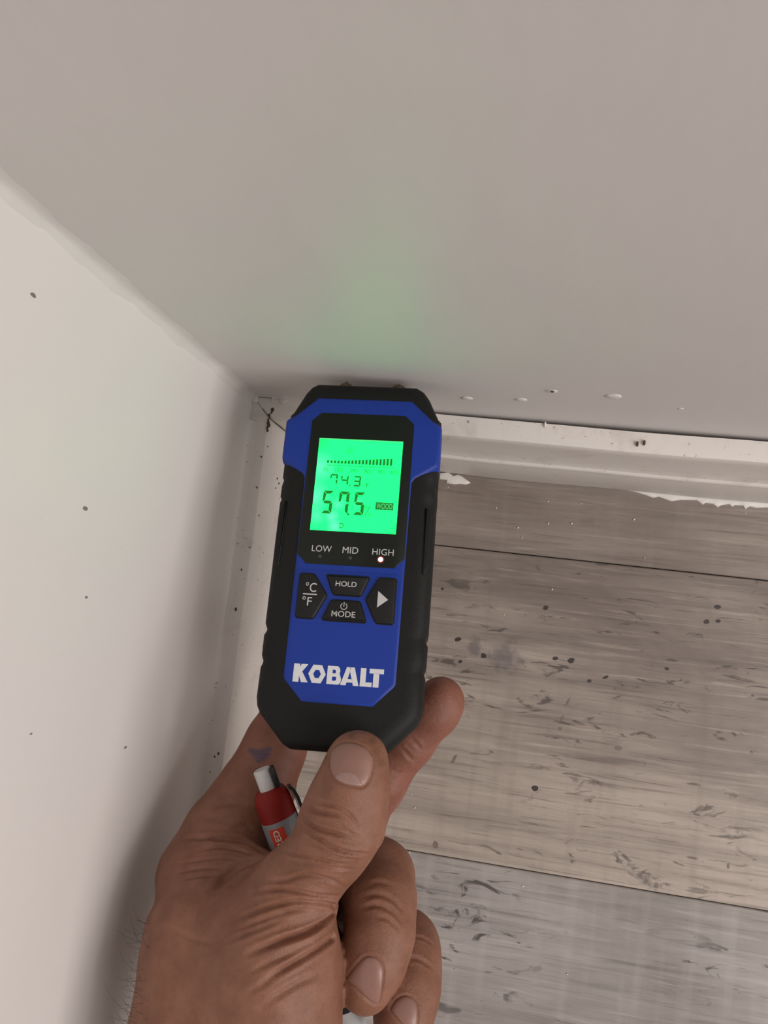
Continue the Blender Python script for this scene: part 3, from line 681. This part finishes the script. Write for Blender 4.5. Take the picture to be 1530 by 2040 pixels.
# ------------------------------------------------------------------ pen held in the fist
pa, pb = P(521, 1532, .2870), P(706, 2040, .2835); pd = (pb-pa); PL = pd.length
vw = (CAM-pa).normalized(); zax = pd.normalized(); yax = (vw-zax*vw.dot(zax)).normalized(); xax = yax.cross(zax)
PEN = empty('pen', pa, Matrix((xax, yax, zax)).transposed())
tag(PEN, 'red, grey and blue pen with black clip held inside the fist', 'pen')
sx = 1 if xax.dot(CR[0]) > 0 else -1      # local x pointing right in the picture
RED = simple('red_barrel', (.22, .010, .007), .5, .1, 900, Specular_IOR_Level=.25); GREY = simple('grey_barrel', (.22, .235, .25), .35); BLU = simple('dark_blue_barrel', (.015, .035, .13), .4)
BLK = simple('pen_black', (.012, .012, .014), .35); WHT = simple('pen_white', (.62, .62, .62), .4); ORG = simple('orange_red_label', (.52, .04, .02), .5)
k = PL/540.5   # metres per photo pixel of pen length
bmw = lathe_bm([(.0028, 0), (.0033, .0005), (.0033, 48*k)], 24); obj('push_button', bmw, WHT, PEN, 40)
bs = box_bm(.0022, .0046, -.002, .0034, .0004, 46*k, .0005); [setattr(v, 'co', Vector((v.co.x*sx, v.co.y, v.co.z))) for v in bs.verts]; obj('button_spine', bs, BLK, PEN, 40)
R0 = .0068
obj('upper_barrel', lathe_bm([(.0038, 42*k), (.0052, 44*k), (.0062, 52*k), (R0-.0001, 66*k), (R0, 90*k), (R0, 102*k)], 36), RED, PEN, 40)
lb = obj('label_band', lathe_bm([(R0, 102*k), (R0+.0001, 102.5*k), (R0+.0001, 154*k), (R0, 154.5*k)], 36), GREY, PEN, 40)
obj('barrel', lathe_bm([(R0, 154.5*k), (R0, 300*k), (R0-.0004, 306*k)], 36), BLU, PEN, 40)
obj('grip', lathe_bm([(R0-.0004, 306*k), (R0, 312*k), (R0, 480*k), (.0055, 500*k)], 36), BLK, PEN, 40)
obj('tip', lathe_bm([(.0055, 500*k), (.005, 512*k), (.0046, 540*k), (.002, 590*k), (.0008, 600*k)], 32), WHT, PEN, 40)
def on_barrel(a, h, r): return Vector((sx*r*math.sin(a), r*math.cos(a), h))
def patch(a0, a1, h0, h1, r, n=10):
    return rings_bm([[on_barrel(a0+(a1-a0)*i/n, h, rr) for i in range(n+1)]+[on_barrel(a1-(a1-a0)*i/n, h, rr-.0003) for i in range(n+1)] for h, rr in ((h0, r), (h1, r))])
obj('colour_label', patch(-.80, .05, 112*k, 153.5*k, R0+.00025), ORG, lb)
t_ = text('colour_word', 'RED', 0, 0, 6.2, 2.3, 0, simple('pale_print', (.72, .60, .50), .5), lb, .02, .02)
for v in t_.data.vertices:   # wrapped round the barrel, read from the tip end upward
    a = -.28+v.co.y/R0*-1*-1*-1; v.co = on_barrel(-.42-v.co.y/R0, 132*k-v.co.x, R0+.00035+v.co.z)
cl = rings_bm([[Vector((sx*(R0+o_+dx_), .0012+dy_, h)) for dx_, dy_ in ((0, -.0028), (.0014, -.0028), (.0014, .0022), (0, .0022))] for h, o_ in ((52*k, -.0002), (60*k, .0006), (78*k, .0012), (200*k, .0010), (285*k, .0006), (298*k, .0012), (304*k, .0022))])
clo = obj('clip', cl, BLK, PEN, 40)
obj('clip_edge', tube_bm([(sx*(R0+o_), .0036, h) for h, o_ in ((54*k, -.0002), (60*k, .0006), (78*k, .0012), (200*k, .0010), (285*k, .0006), (298*k, .0012), (304*k, .0022))], .0003, 6), STEEL, clo)
